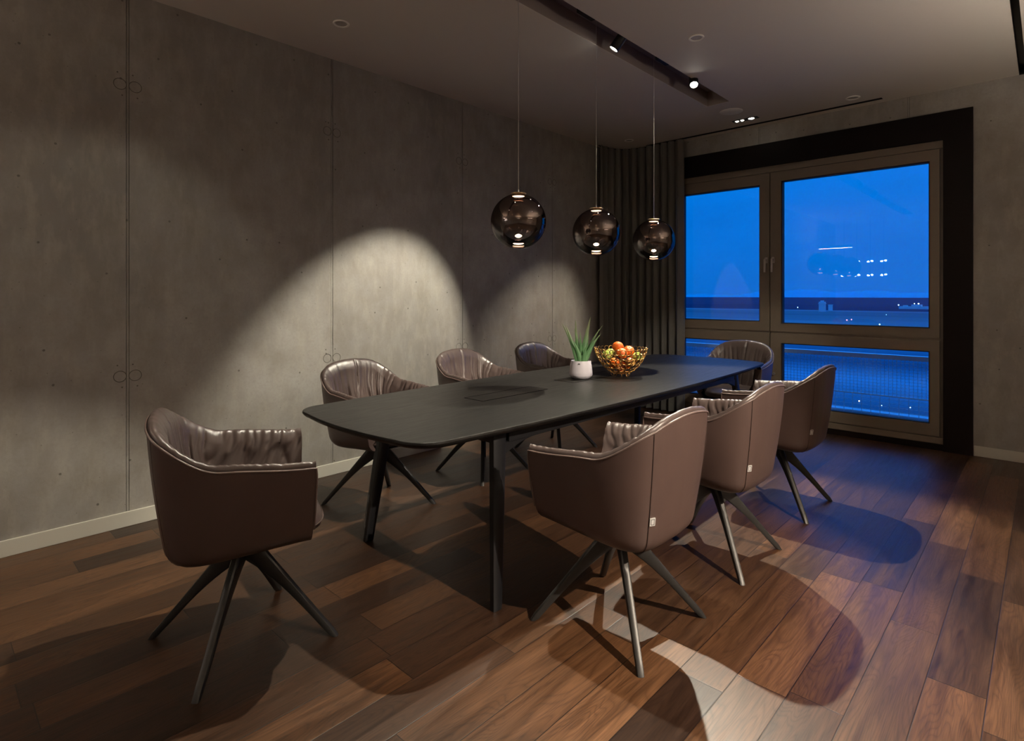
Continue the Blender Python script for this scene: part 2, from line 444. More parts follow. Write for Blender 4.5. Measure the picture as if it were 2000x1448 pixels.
def sash(nm, x0, x1, z0, z1, gx0, gx1, gz0, gz1, nm2):
    bm = B()
    for a in ((x0, x1, gz1, z1), (x0, x1, z0, gz0), (x0, gx0, gz0, gz1), (gx1, x1, gz0, gz1)):
        box(bm, a[0], a[1], yF-.004, yF+.07, a[2], a[3])
    o = wpart(nm, bm, M['alu'])
    g = B(); q = .009
    for a in ((gx0, gx1, gz1-q, gz1), (gx0, gx1, gz0, gz0+q), (gx0, gx0+q, gz0+q, gz1-q), (gx1-q, gx1, gz0+q, gz1-q)):
        box(g, a[0], a[1], yF+.008, yF+.068, a[2], a[3])
    gk = obj('gasket', g, M['gasket'], o)
    p_ = B(); box(p_, gx0+q*.4, gx1-q*.4, yF+.036, yF+.044, gz0+q*.4, gz1-q*.4); obj('pane', p_, M['glass'], o)
    return o
sl = sash('sash', .738, 1.719, .922, 2.476, .80, 1.625, 1.012, 2.372, 'l')
sr = sash('sash', 1.727, 3.062, .922, 2.476, 1.826, 2.996, 1.000, 2.388, 'r')
bl = sash('lower_sash', .738, 1.719, .114, .898, .80, 1.625, .209, .812, 'l')
br = sash('lower_sash', 1.727, 3.062, .114, .898, 1.826, 2.996, .209, .812, 'r')
for x in (1.688, 1.754):
    bm = B(); box(bm, x-.010, x+.010, yF-.056, yF-.044, 1.500, 1.632, bev=.003); box(bm, x-.008, x+.008, yF-.046, yF-.002, 1.612, 1.630, bev=.002)
    box(bm, x-.014, x+.014, yF-.012, yF-.003, 1.59, 1.65, bev=.002); wpart('window_handle', bm, M['handle'], sm=30)
bm = B(); lathe(bm, [(.0, 0), (.014, 0), (.014, .02), (.010, .026), (0.0, .027)], 20, (1.760, yF-.004, .507), rot=Matrix.Rotation(PI/2, 3, 'X')); wpart('lock_knob', bm, M['handle'], sm=30)

# ---------------------------------------------------------------- outside: terrace guard, roof, plain and lights
def make_ground():
    m, t, b = mat('dusk_plain'); co = t.coord(); x, y, z = t.xyz(co)
    n_ = t.noise(t.mapping(co, scale=(.0015, .006, 1)), 1, 6, .6)
    d = t.ramp(t.maprange(y, 0, 3000), [(0, (.35, .4, .45)), (.05, (.35, .45, .55)), (.075, (.20, .30, .36)), (.10, (.6, .7, .8)), (.125, (.18, .27, .36)), (.17, (.35, .45, .52)), (.27, (.50, .56, .56)), (.36, (.28, .42, .42)), (.47, (.22, .36, .36)), (.505, (.40, .48, .50)), (.52, (.55, .60, .62)), (.535, (.08, .11, .18)), (1, (.11, .14, .21))])
    d = t.mix(1, d, (.30, .38, .40, 1), 'MULTIPLY'); t.set(b.inputs['Base Color'], t.mix(t.maprange(n_, .35, .7), t.mix(1, d, (.55, .6, .65, 1), 'MULTIPLY'), d)); b.inputs['Roughness'].default_value = 1; b.inputs['Specular IOR Level'].default_value = 0
    return m
M['ground'] = make_ground()
bm = B(); box(bm, -12000, 12000, 8, 12000, -40, -38); struct(obj('ground', bm, M['ground']))
M['far'] = plain('far_building', (.42, .42, .44), .9)
M['rail'] = plain('galvanised_steel', (.70, .70, .72), .5, .2)
M['slab'] = plain('terrace_slab', (.42, .42, .44), .85, var=.15)
M['far_white'] = emit('far_white_light', (.75, .95, 1), 6); M['far_red'] = emit('far_red_light', (1, .25, .35), 4); M['far_warm'] = emit('far_warm_light', (1, .62, .25), 8)
bm = B()
pts = []
for k in range(161):
    x = -9000+k*110
    hgt = max(0, 70+75*n1(x*.0006, 3)+40*n1(x*.002, 7))*sstep(-9000, -5500, x)
    pts.append((x, hgt))
R = [[(x, 9000, -38) for x, h_ in pts], [(x, 9300, -38+h_+2) for x, h_ in pts], [(x, 10500, -38) for x, h_ in pts]]
loft(bm, R, close=False, caps=False)
M['hill'] = plain('hazy_hill', (.0, .30, .36), 1, spec=0)
o = obj('hills', bm, M['hill']); struct(o)
def far(X, Y, dz=0, ground=-38):      # place something on the plain where a sight line meets it
    u = (X-1000)/PX; v = (575.95-Y)/PX; t = (ground-1.28)/v
    return Vector((3.704+t*(-math.sin(YAW)+u*math.cos(YAW)), t*(math.cos(YAW)+u*math.sin(YAW)), ground+dz))
c = far(1606, 609)
bm = B(); box(bm, -6, 6, -6, 6, 0, 23); box(bm, -3, 3, -3, 3, 23, 26); box(bm, -7, 7, -7, 7, 18, 19.5)
tag(obj('control_tower', bm, M['far'], loc=c), 'pale square tower far out on the dark plain, seen through the large pane', 'building')
c = far(1622, 607); bm = B(); box(bm, -4, 4, -4, 4, 0, 14); box(bm, -4.6, 4.6, -4.6, 4.6, 14, 15)
tag(obj('distant_building', bm, M['far'], loc=c), 'small pale block just right of the far tower on the plain', 'building')
c = far(1790, 604); bm = B(); box(bm, -38, 30, -15, 15, 0, 7); box(bm, -10, 12, -12, 12, 7, 12); box(bm, -30, -20, -8, 8, 7, 10)
tag(obj('distant_hall', bm, M['far'], loc=c), 'long low hall at the right edge of the plain beneath bright lamps', 'building')
def flight(X, Y, r, m, label, hgt=5):
    p_ = far(X, Y, hgt)
    bm = B(); bmesh.ops.create_icosphere(bm, subdivisions=2, radius=r, matrix=Matrix.Translation((0, 0, 0)))
    lamp = obj('lamp_head', bm, M[m], None, 40)
    t_ = thing('mast_lamp', label, 'lamp', (p_.x, p_.y, -38)); lamp.parent = t_; lamp.location = (0, 0, hgt)
    bm = B(); tube(bm, [(0, 0, 0), (0, 0, hgt)], .15, 6); obj('mast', bm, M['far'], t_)
for X, Y, r, m, l, hg in ((1755, 602, 1.5, 'far_white', 'white mast lamp left of the low hall on the plain', 9), (1786, 601, 1.3, 'far_white', 'left one of the two bright white mast lamps above the low hall', 12), (1794, 601, 1.8, 'far_white', 'right and brighter one of two white mast lamps above the low hall', 12),
        (1558, 605, 1.1, 'far_white', 'faint bluish lamp at the left of the plain beside the frame', 6), (1654, 628, .9, 'far_red', 'left one of two red lamps close together on the near plain', 2), (1663, 627, .8, 'far_red', 'right one of two red lamps close together on the near plain', 2),
        (1718, 637, .7, 'far_white', 'greenish white lamp just above the middle rail of the window', 2), (1731, 617, .5, 'far_white', 'faint white lamp on the plain right of the red lamps', 2)):
    flight(X, Y, r, m, l, hg)
for X, Y, r, m, l in ((1678, 788, .22, 'far_warm', 'small orange lamp low behind the wire mesh of the guard'), (1722, 797, .15, 'far_white', 'small white lamp low behind the mesh, right of the orange one'), (1778, 801, .17, 'far_white', 'small white lamp low behind the mesh at the far right')):
    flight(X, Y, r, m, l, .8)
# terrace ledge and wire mesh guard just outside
bm = B(); box(bm, -1, 5.5, L+.20, 6.75, -.12, .02); box(bm, -1, 5.5, 6.62, 6.75, .02, .10)
struct(obj('trim_2', bm, M['slab']))
gr = thing('mesh_guard', 'grey steel guard rail with wire mesh standing outside the lower window', 'railing', (2.2, 6.5, .02))
def gpart(nm, bm, m=M['rail']):
    o = obj(nm, bm, m, gr); o.matrix_parent_inverse = Matrix.Translation((-2.2, -6.5, -.02)); return o
bm = B(); box(bm, -.5, 4.8, 6.47, 6.53, .655, .70, bev=.004); gpart('top_rail', bm)
bm = B(); box(bm, -.5, 4.8, 6.492, 6.508, .290, .302); gpart('middle_rail', bm)
bm = B(); box(bm, -.5, 4.8, 6.485, 6.515, .03, .055); gpart('bottom_rail', bm)
bm = B()
k = -.45
while k < 4.78: box(bm, k-.0017, k+.0017, 6.4985, 6.5015, .30, .66); k += .033
z = .325
while z < .65: box(bm, -.5, 4.8, 6.4985, 6.5009, z-.0016, z+.0016); z += .030
k = -.45
while k < 4.78: box(bm, k-.0018, k+.0018, 6.4982, 6.5012, .05, .29); k += .078
z = .075
while z < .285: box(bm, -.5, 4.8, 6.4982, 6.5012, z-.0016, z+.0016); z += .038
gpart('wire_mesh', bm)

# ---------------------------------------------------------------- curtain
def curtain():
    path, Ln = catmull([(.05, 5.28), (.075, 5.48), (.16, 5.63), (.33, 5.695), (.55, 5.70), (.855, 5.70)], 420)
    rows = []
    zs = [.012, .2, .6, 1.1, 1.6, 2.1, 2.6, H-.004]
    bm = B()
    for z in zs:
        ring = []
        for i, p_ in enumerate(path):
            s = i/419*Ln; t_ = (path[min(i+1, 419)]-path[max(i-1, 0)]).normalized(); nrm = Vector((t_.y, -t_.x, 0))
            zz = z/H
            ph = 2*PI*s/.092+1.3*n1(s*5, 1)+.5*n1(s*9, z*.5)
            amp = lerp(.052, .028, zz)*(1+.35*n1(s*7, z*.4, 5))
            d = amp*math.sin(ph)+.010*math.sin(2*ph+1)
            q = Vector((p_.x, p_.y, 0))+nrm*(d+.012)+t_*(.012*math.sin(2*ph))
            ring.append((max(.018, q.x), min(q.y, L-.045), z))
        rows.append(ring)
    loft(bm, rows, close=False, caps=False)
    bmesh.ops.solidify(bm, geom=bm.faces[:], thickness=.002)
    t = thing('curtain', 'floor length charcoal curtain gathered in the corner beside the window', 'curtain', (.4, 5.6, 0))
    o = obj('curtain_cloth', bm, M['curtain'], t, 60); o.location = (-.4, -5.6, 0)
    bm = B(); tube(bm, [(p_.x-.4, p_.y-5.6, H-.006) for p_ in path[::12]], .006, 6); obj('curtain_track', bm, M['black'], t)
curtain()

# ================================================================= CHAIR
def _cm2(P, n):
    pts, Ln = catmull([(x, y, 0) for x, y in P], n); return pts, Ln
def chair_build():
    half, Lh = _cm2([(0, -.300), (.10, -.297), (.180, -.283), (.238, -.243), (.270, -.17), (.283, -.06), (.288, .08), (.284, .225)], 150)
    path = [Vector((-p_.x, p_.y, 0)) for p_ in half[::-1]][:-1]+half
    n = len(path); mid = (n-1)//2; dist = [(i-mid)/mid*Lh for i in range(n)]
    def rim(d):
        d = abs(d)
        z = .852-.028*(d/.2)**2 if d < .2 else .824
        z = lerp(z, .700, sstep(.16, .44, d)); return z-.022*sstep(.42, .72, d)
    def zb(y): return .366+.030*sstep(-.24, .26, y)
    def outer(i, z):
        p_ = path[i]; r = rim(dist[i]); b = zb(p_.y); q = (r-z)/(r-b)
        q = max(0, min(1, q)); kx = 1-.17*q**1.15; ky = 1-.19*q**1.1 if p_.y < 0 else 1-.04*q
        bulge = 1+.018*math.sin(PI*q)
        return Vector((p_.x*kx*bulge, p_.y*ky*(bulge if p_.y < 0 else 1), z))
    def nrm(i):
        a, b_ = path[max(0, i-1)], path[min(n-1, i+1)]; t_ = (b_-a).normalized(); return Vector((-t_.y, t_.x, 0))   # towards the seat
    c = thing('dining_chair', '', 'chair')
    # ---- outer shell
    bm = B(); rows = []; RR = .062
    for k in range(15):
        rows.append([outer(i, lerp(rim(dist[i]), zb(path[i].y)+RR, k/14)) for i in range(n)])
    for k in range(1, 7):
        a = PI/2*k/6
        rows.append([outer(i, zb(path[i].y)+RR*(1-math.sin(a)))+nrm(i)*RR*(1-math.cos(a))*.95 for i in range(n)])
    R = loft(bm, rows, close=False, caps=False)
    last = R[-1]; m_ = 14
    prev = last[:mid+1]          # underside closed by a ruled surface left-right
    Lr = last[:mid+1]; Rr = last[mid:][::-1]
    grid = [Lr]
    for k in range(1, m_): grid.append([bm.verts.new(Lr[i].co.lerp(Rr[i].co, k/m_)) for i in range(mid)]+[last[mid]])
    grid.append(Rr)
    for a, b_ in zip(grid, grid[1:]):
        for i in range(mid):
            v = [a[i], a[i+1], b_[i+1], b_[i]]; u = []
            for x_ in v:
                if x_ not in u: u.append(x_)
            if len(u) > 2:
                try: bm.faces.new(u)
                except ValueError: pass
    # arm fronts
    T = lambda d: lerp(.058, .053, sstep(.25, .5, abs(d)))
    for i in (0, n-1):
        N_ = nrm(i); colO = [rw[i] for rw in R[:19]]
        colI = [bm.verts.new(v.co+N_*(.053 if k_ < 15 else .03)+Vector((0, -.004, 0))) for k_, v in enumerate(colO)]
        for a in range(len(colO)-1): bm.faces.new((colO[a], colO[a+1], colI[a+1], colI[a]))
    obj('shell', bm, M['leather'], c, 55)
    # ---- padded lining: rolls over the rim and falls inside to the seat
    bm = B(); NV = 54; rows = []
    def ridge(v, k):
        return max(0, 1-abs(v)*k)**1.6
    def wr(d, z, w_):
        ad = abs(d); back = 1-sstep(.26, .36, ad)
        warp = .035*n1(z*6, d*2.5, 2)+.02*(w_-.3)*(1 if d > 0 else -1)*ad/.2
        f1 = ridge(n1((d+warp)*13, z*1.3, 1.5), 3.2); f2 = ridge(n1((d+warp)*27, z*2.4, 8.5), 3.0)
        sw = n1((d+warp)*9, z*1.5, 5.5)
        env = sstep(-.08, .14, w_)*(.55+.45*sstep(.15, .5, w_))
        cs = math.exp(-((d+.010+.016*math.sin(z*9))/.007)**2)
        vb = -.015*f1*env-.006*f2*env-.009*cs+.012*sw*env
        dd = d+.10*(w_)*(1 if d > 0 else -1)
        ar = -.010*ridge(n1(dd*30, z*4, 4.4), 2.4)*math.exp(-(w_/.22)**2)+.013*n1(dd*16, z*9, 2.2)*sstep(.02, .2, w_)-.010*ridge(n1(dd*13, z*5, 6.1), 3)*sstep(.05, .3, w_)
        return vb*back+ar*(1-back)
    for v in range(NV):
        ring = []
        for i in range(n):
            d = dist[i]; N_ = nrm(i); r = rim(d); t_ = v/(NV-1); Ti = T(d)
            base0 = outer(i, r); hp = lerp(.030, .034, sstep(.2, .5, abs(d)))
            if t_ < .24:
                q = t_/.24; u_ = 1-q
                of = u_**3*.003+3*u_*u_*q*.002+3*u_*q*q*Ti*.62+q**3*Ti; kd = lerp(.035, .016, sstep(.2, .5, abs(d))); dz = 3*u_*u_*q*hp+3*u_*q*q*hp*.9+q**3*(-kd)
                z = r+dz; w_ = -.10*(1-q)
                pk = .0045*n1(d*62, 1.1) if abs(d) > .26 else .002*n1(d*34, 2)
                p_ = Vector((base0.x, base0.y, z+pk*math.sin(PI*q)))+N_*(of+wr(d, z, max(-.08, w_))*sstep(.25, 1, q))
            else:
                w_ = (t_-.24)/.76; z = lerp(r-lerp(.035, .016, sstep(.2, .5, abs(d))), .425, w_); of = Ti+.012*math.sin(PI*min(1, w_*1.1))+.026*w_**2
                base = outer(i, z); p_ = Vector((base.x, base.y, z))+N_*(of+wr(d, z, w_))
            ring.append(p_)
        rows.append(ring)
    loft(bm, rows, close=False, caps=False)
    obj('backrest_lining', bm, M['lining'], c, 75)
    # ---- piping along the rim and down the arm fronts
    pts = []
    colL = [outer(0, lerp(rim(dist[0]), zb(path[0].y)+RR, k/10))+Vector((0, .003, 0)) for k in range(10, 0, -1)]
    colR = [outer(n-1, lerp(rim(dist[-1]), zb(path[-1].y)+RR, k/10))+Vector((0, .003, 0)) for k in range(1, 11)]
    rp = [outer(i, rim(dist[i]))+Vector((0, 0, .001)) - nrm(i)*.001 for i in range(0, n, 2)]
    bm = B(); tube(bm, colL+rp+colR, .0040, 7); obj('piping', bm, M['piping'], c, 60)
    # ---- back seams
    for sgn in (-1, 1):
        i = min(range(n), key=lambda q: abs(dist[q]-sgn*.205)); bm = B()
        for off in (-.0035, .0035):
            P = [outer(i, lerp(rim(dist[i])-.004, zb(path[i].y)+RR, k/24))-nrm(i)*.0006+Vector((off, 0, 0)) for k in range(25)]
            P += [outer(i, zb(path[i].y)+RR*(1-math.sin(a)))+nrm(i)*(RR*(1-math.cos(a))*.95-.0006)+Vector((off, 0, 0)) for a in (.3, .6, .9, 1.2)]
            tube(bm, P, .0007 if off > 0 else .0011, 5)
        obj('back_seam', bm, M['thread'], c)
        if sgn == -1:      # little silver tag low on the seam
            P0 = outer(i, .500); N_ = -nrm(i); tx = Vector((-N_.y, N_.x, 0))
            up = (outer(i, .53)-outer(i, .47)).normalized()
            def q(a, b_, d_): return P0+tx*(a+.009)+up*b_+N_*d_
            bm = B()
            v = [bm.verts.new(q(a, b_, d_)) for d_ in (-.001, .004) for a, b_ in ((-.0105, -.0145), (.0105, -.0145), (.0105, .0145), (-.0105, .0145))]
            for f_ in ((0, 1, 2, 3), (4, 5, 6, 7), (0, 1, 5, 4), (1, 2, 6, 5), (2, 3, 7, 6), (3, 0, 4, 7)): bm.faces.new([v[k] for k in f_])
            tg = obj('maker_tag', bm, M['tag'], c); tg['label'] = 'small silver tag'
            bm = B()
            for a0, a1, b0, b1 in ((-.007, .007, -.011, -.009), (-.007, .007, .009, .011), (-.007, -.005, -.009, .009), (.005, .007, -.009, .009)):
                v = [bm.verts.new(q(a, b_, .0044)) for a, b_ in ((a0, b0), (a1, b0), (a1, b1), (a0, b1))]; bm.faces.new(v)
            obj('tag_mark', bm, M['tagmark'], tg)
    # ---- seat cushion
    bm = B(); NA = 96; rings = []
    def sup(a, rx, ry0, ry1, e=3.2):
        ca, sa = math.cos(a), math.sin(a)
        x = abs(ca)**(2/e)*(1 if ca >= 0 else -1); y = abs(sa)**(2/e)*(1 if sa >= 0 else -1)
        return x*rx, (y*ry1 if y > 0 else y*ry0)
    prof = [(0.0, .490), (.25, .4895), (.5, .4875), (.7, .484), (.84, .478), (.93, .468), (.985, .458), (1.0, .444), (.99, .430), (.95, .420), (.8, .416), (.4, .416), (0.0, .416)]
    for f_, z in prof:
        ring = []
        for k in range(NA):
            a = 2*PI*k/NA; x, y = sup(a, .216, .205, .275); x *= max(f_, .002); y *= max(f_, .002)
            wv = .0035*n1(x*14, y*9, 3)+.0022*n1(x*30, y*30, 1) if z > .45 else 0
            fr = sstep(.10, .26, y)
            ring.append((x, y, z+wv-.010*fr*(1 if z > .42 else -.6)-.012*sstep(.6, 1, f_)*(1-fr)*0))
        rings.append(ring)
    loft(bm, rings, True, True)
    cu = obj('seat_cushion', bm, M['lining'], c, 70)
    bm = B(); P = []
    for k in range(NA):
        x, y = sup(2*PI*k/NA, .2165, .205, .276); P.append((x, y, .434))
    tube(bm, P, .0032, 6, True); obj('cushion_piping', bm, M['piping'], cu, 60)
    # ---- hub and legs
    bm = B(); lathe(bm, [(0.001, .388), (.075, .386), (.078, .374), (.05, .366), (.046, .330), (.030, .318), (0.001, .317)], 28); obj('swivel_hub', bm, M['black'], c, 40)
    for ang in (45, 135, 225, 315):
        a = math.radians(ang); rd = Vector((math.cos(a), math.sin(a), 0)); tg = Vector((-rd.y, rd.x, 0)); bm = B(); rings = []
        K = 22
        for k in range(K+1):
            t_ = k/K
            top = Vector((0, 0, .366))+rd*.012; ft = Vector((0, 0, 0))+rd*.340
            cx = top.lerp(ft, t_)
            cx.z += .010*math.sin(PI*t_)*(1-t_)
            dep = lerp(.017, .0125, t_)+.034*(1-t_)**3.2; wd = lerp(.0165, .0125, t_)
            axis = (ft-top).normalized(); dn = tg.cross(axis); dn = dn if dn.z < 0 else -dn
            cc = cx+dn*(dep-.0125)*.6
            ring = []
            for q in range(12):
                b_ = 2*PI*q/12+PI/12; cb, sb = math.cos(b_), math.sin(b_)
                sx = abs(cb)**.55*(1 if cb > 0 else -1); sy = abs(sb)**.55*(1 if sb > 0 else -1)
                ring.append(cc+tg*wd*sx+dn*dep*sy)
            if k == K: ring = [Vector((v.x, v.y, .0008)) for v in ring]
            elif t_ > .93: ring = [Vector((v.x, v.y, max(v.z, .0008))) for v in ring]
            rings.append(ring)
        loft(bm, rings, True, True); obj('leg', bm, M['seat_metal'], c, 35)
    return c
proto = chair_build()
# where each chair stands: x, y, facing, turn of the seat on its base, base turn, label
CH = [
 (1.52, .852, 0, -21, 0, 'brown leather armchair at the near end of the table, closest to the bare concrete wall'),
 (.737, 1.955, -90, 6, 0, 'leather armchair on the wall side of the table, nearest of that row to the camera'),
 (.715, 2.86, -90, 3, 0, 'leather armchair in the middle of the row along the concrete wall'),
 (.715, 3.70, -90, 3, 0, 'leather armchair nearest the curtain, behind the potted plant, on the wall side'),
 (2.472, 1.918, 90, 0, 0, 'leather armchair with its back to the camera, largest in the right hand row'),
 (2.485, 2.755, 90, 0, 0, 'leather armchair in the middle of the row on the open side of the table'),
 (2.485, 3.675, 90, 0, 0, 'leather armchair at the window end of the row on the open side of the table'),
 (1.74, 4.88, 180, 4, 0, 'leather armchair at the far end of the table, in front of the window'),
]
SEATPARTS = ('shell', 'backrest_lining', 'piping', 'back_seam', 'maker_tag', 'seat_cushion')
for i, (x, y, a, turn, bt, lab) in enumerate(CH):
    o = copy_tree(proto) if i < len(CH)-1 else proto
    o.location = (x, y, 0); o.rotation_euler = (0, 0, math.radians(a)); o['label'] = lab; o['group'] = 'leather armchairs around the dining table'
    for chd in o.children:
        if chd.name.split('.')[0] in SEATPARTS: chd.rotation_euler = (0, 0, math.radians(turn))

# ================================================================= TABLE
TC = (1.605, 2.955); TL = 1.74; TH = .742
def half_w(v):        # half width at |y| = v (0..1): boat shape
    return lerp(.552, .475, v**2.2)
def outline(k=240, inset=0, e=1):
    pts = []
    rc = .145; hl = TL-inset
    # right side from near to far, rounded corners, slightly bowed ends
    def side(y): return half_w(abs(y)/TL)-inset
    ys = [lerp(-hl+rc, hl-rc, q/40) for q in range(41)]
    P = [(side(y), y) for y in ys]
    x0 = side(hl-rc)
    c0 = (x0-rc, hl-rc-.012)
    for q in range(1, 13):
        a = PI/2*q/12; P.append((c0[0]+rc*math.cos(a)**.95 if q < 12 else c0[0], hl-rc-.0+rc*math.sin(a)-.012*math.sin(a)))
    xe = c0[0]; ye = P[-1][1]
    for q in range(1, 16):
        x = lerp(xe, -xe, q/16); P.append((x, ye+.030*(1-(x/xe)**2)))
    R = P[:41]+P[41:]
    right = R
    # mirror to build the whole loop counter-clockwise
    loop = list(right)
    loop += [(-xe, ye)]
    cr = [(-x, y) for x, y in P[41:52]][::-1]
    loop += cr
    loop += [(-x, y) for x, y in P[:41]][::-1]
    cr2 = [(-x, -y) for x, y in P[41:53]]
    loop += cr2
    loop += [(-x, -y) for x, y in P[53:]]
    loop += [(xe, -ye)]
    loop += [(x, -y) for x, y in P[41:52]][::-1]
    out = []
    for p_ in loop:
        if not out or (Vector(p_)-Vector(out[-1])).length > 1e-4: out.append(p_)
    return out
tb = thing('dining_table', 'long black oak conference table with rounded corners in the middle of the room', 'table', (TC[0], TC[1], 0))
bm = B(); rings = []
for ins, z in ((.070, TH-.036), (.030, TH-.032), (.010, TH-.022), (.002, TH-.013), (0.0, TH-.009), (.001, TH-.002), (.003, TH)):
    rings.append([(x*(1-ins/.55), y*(1-ins/TL), z) for x, y in outline()])
loft(bm, rings, True, True)
obj('tabletop', bm, M['table'], tb, 30)
def flap(x0, x1, y0, y1):
    bm = B(); box(bm, x0, x1, y0, y1, TH-.002, TH+.0006); o = obj('cable_flap', bm, M['table'], tb); o['label'] = 'inlaid cable flap'
    bm = B(); g = .006
    for a in ((x0-g, x1+g, y0-g, y0), (x0-g, x1+g, y1, y1+g), (x0-g, x0, y0, y1), (x1, x1+g, y0, y1)): box(bm, a[0], a[1], a[2], a[3], TH-.002, TH+.0007)
    obj('flap_gap', bm, M['gap'], o)
flap(1.50-TC[0], 1.632-TC[0], 1.98-TC[1], 2.48-TC[1]); flap(1.45-TC[0], 1.60-TC[0], 2.78-TC[1], 3.36-TC[1])
# under-frame: two long beams and two cross beams
for s in (-1, 1):
    bm = B(); box(bm, s*.405-.02, s*.405+.02, -1.20, 1.20, TH-.094, TH-.034, bev=.003); obj('side_beam', bm, M['table_leg'], tb)
    bm = B(); box(bm, -.40, .40, s*1.235-.03, s*1.235+.03, TH-.094, TH-.034, bev=.003); obj('cross_beam', bm, M['table_leg'], tb)
for sx in (-1, 1):
    for sy in (-1, 1):
        bm = B(); rings = []
        for t_, wy, wx in ((0, .040, .020), (.08, .036, .019), (.5, .031, .017), (1, .024, .014)):
            cx = lerp(sx*.40, sx*.470, t_); cy = lerp(sy*1.245, sy*1.325, t_); z = lerp(TH-.036, .001, t_)
            rings.append([(cx+a*wx, cy+b_*wy, z) for a, b_ in ((-1, -.7), (-.7, -1), (.7, -1), (1, -.7), (1, .7), (.7, 1), (-.7, 1), (-1, .7))])
        loft(bm, rings, True, True); obj('leg', bm, M['table_leg'], tb, 30)
        bm = B()       # curved bracket from leg to side beam
        P = [(sx*.41, sy*lerp(1.25, 1.02, q/8), TH-.094-.055*(1-math.sin(PI/2*q/8))) for q in range(9)]
        rings = [[(p_[0]-.012, p_[1], p_[2]), (p_[0]+.012, p_[1], p_[2]), (p_[0]+.012, p_[1], TH-.09), (p_[0]-.012, p_[1], TH-.09)] for p_ in P]
        loft(bm, rings, True, True); obj('bracket', bm, M['table_leg'], tb, 30)

# ---------------------------------------------------------------- plant
RT = Vector((math.cos(YAW), math.sin(YAW), 0)); FW = Vector((-math.sin(YAW), math.cos(YAW), 0))
pl = thing('potted_plant', 'aloe plant in a small white glazed pot standing on the table', 'plant', (1.522, 2.955, TH+.0006))
bm = B(); lathe(bm, [(.001, .0), (.050, .0), (.056, .003), (.070, .016), (.0745, .026), (.0735, .045), (.069, .085), (.064, .112), (.0635, .1145), (.0615, .115), (.0600, .112), (.0600, .098)], 48, caps=False)
pot = obj('pot', bm, M['pot'], pl, 50)
bm = B(); lathe(bm, [(.001, .103), (.030, .104), (.0605, .100)], 32); obj('soil', bm, M['soil'], pl)
bm = B(); d_ = -FW; c0 = RT*-.020+d_*.0645; tt = RT
v = [bm.verts.new(c0+tt*a*.006+Vector((0, 0, z))+d_*dd) for a, z, dd in ((-1, .094, .0035), (1, .094, .004), (1, .103, .002), (-1, .103, .0015))]; bm.faces.new(v)
obj('pot_mark', bm, M['tagmark'], pot)
leaves = [(-.005, .02, -.120, .355, .03, .011, -.3), (-.015, -.01, -.100, .345, .00, .013, -.3), (.0, -.02, -.062, .255, -.03, .010, -.6), (-.01, .025, -.030, .375, .05, .012, .2), (.0, .0, -.042, .320, -.01, .013, -.2),
          (.005, -.005, -.008, .300, -.03, .010, .1), (.012, .005, .066, .395, .02, .0165, .4), (.018, -.02, .125, .285, -.02, .0115, .7), (.016, .02, .155, .345, .05, .0075, .8), (.01, -.025, .04, .235, -.05, .009, .4), (-.012, .02, -.075, .290, .05, .009, -.4)]
for (bx0, by0, tx, tz, ty, wd, cv) in leaves:
    b0 = RT*bx0+FW*by0+Vector((0, 0, .095)); e0 = RT*tx+FW*ty+Vector((0, 0, tz))
    midp = b0.lerp(e0, .5)+Vector((0, 0, .035*abs(cv)))-RT*(.018*cv); rings = []; K = 16
    for k in range(K+1):
        t_ = k/K; p_ = b0*(1-t_)**2+midp*2*t_*(1-t_)+e0*t_*t_
        tan = ((midp-b0)*(1-t_)+(e0-midp)*t_).normalized(); sd = tan.cross(FW).normalized(); up = sd.cross(tan)
        w_ = wd*1.3*(1-t_)**.75*(1+.25*math.sin(PI*min(1, t_*1.6)))+.0004; th = w_*.38
        rings.append([p_+sd*w_*a+up*th*b_ for a, b_ in ((-1, .5), (-.55, -.35), (0, -.75), (.55, -.35), (1, .5), (.5, .15), (0, -.05), (-.5, .15))])
    bm = B(); loft(bm, rings, True, True); obj('leaf', bm, M['leaf'], pl, 50)

# ---------------------------------------------------------------- fruit bowl of brass rings
BC = Vector((1.655, 3.215, TH))
def bowl_r(s):        # profile by arc 0 (foot) .. 1 (rim)
    a = s*1.27; return .168*math.sin(a)/math.sin(1.27)*(.93+.07*s)
def bowl_z(s):
    a = s*1.27; return .012+.158*(1-math.cos(a))/(1-math.cos(1.27))
bw = thing('fruit_bowl', 'openwork brass bowl of small wire rings filled with fruit, on the table', 'bowl', tuple(BC))
bm = B(); ss = [.33, .47, .61, .75, .88, 1.0]
for j, s in enumerate(ss):
    r = bowl_r(s); z = bowl_z(s); cnt = max(9, int(round(2*PI*r/.0345)))
    for k in range(cnt):
        a = 2*PI*(k+.5*(j % 2))/cnt; er = Vector((math.cos(a), math.sin(a), 0)); et = Vector((-er.y, er.x, 0))
        sl_ = Vector(((bowl_r(s+.02)-bowl_r(s-.02)), 0, bowl_z(s+.02)-bowl_z(s-.02))).normalized(); em = er*sl_.x+Vector((0, 0, sl_.z))
        c0 = er*r+Vector((0, 0, z)); R_ = .0182
        tube(bm, [c0+et*R_*math.cos(2*PI*q/14)+em*R_*math.sin(2*PI*q/14) for q in range(14)], .0027, 6, True)
obj('ring_basket', bm, M['brass'], bw, 60)
bm = B()
for k in range(7):
    a = 2*PI*k/7; P = [(math.cos(a)*.052+.011*math.cos(q)*math.cos(a), math.sin(a)*.052+.011*math.cos(q)*math.sin(a), .0145+.012*math.sin(q)) for q in [2*PI*i_/12 for i_ in range(12)]]
    tube(bm, P, .0016, 6, True)
for rr, zz in ((.041, .020), (.020, .018)): tube(bm, [(rr*math.cos(2*PI*q/24), rr*math.sin(2*PI*q/24), zz) for q in range(24)], .0016, 6, True)
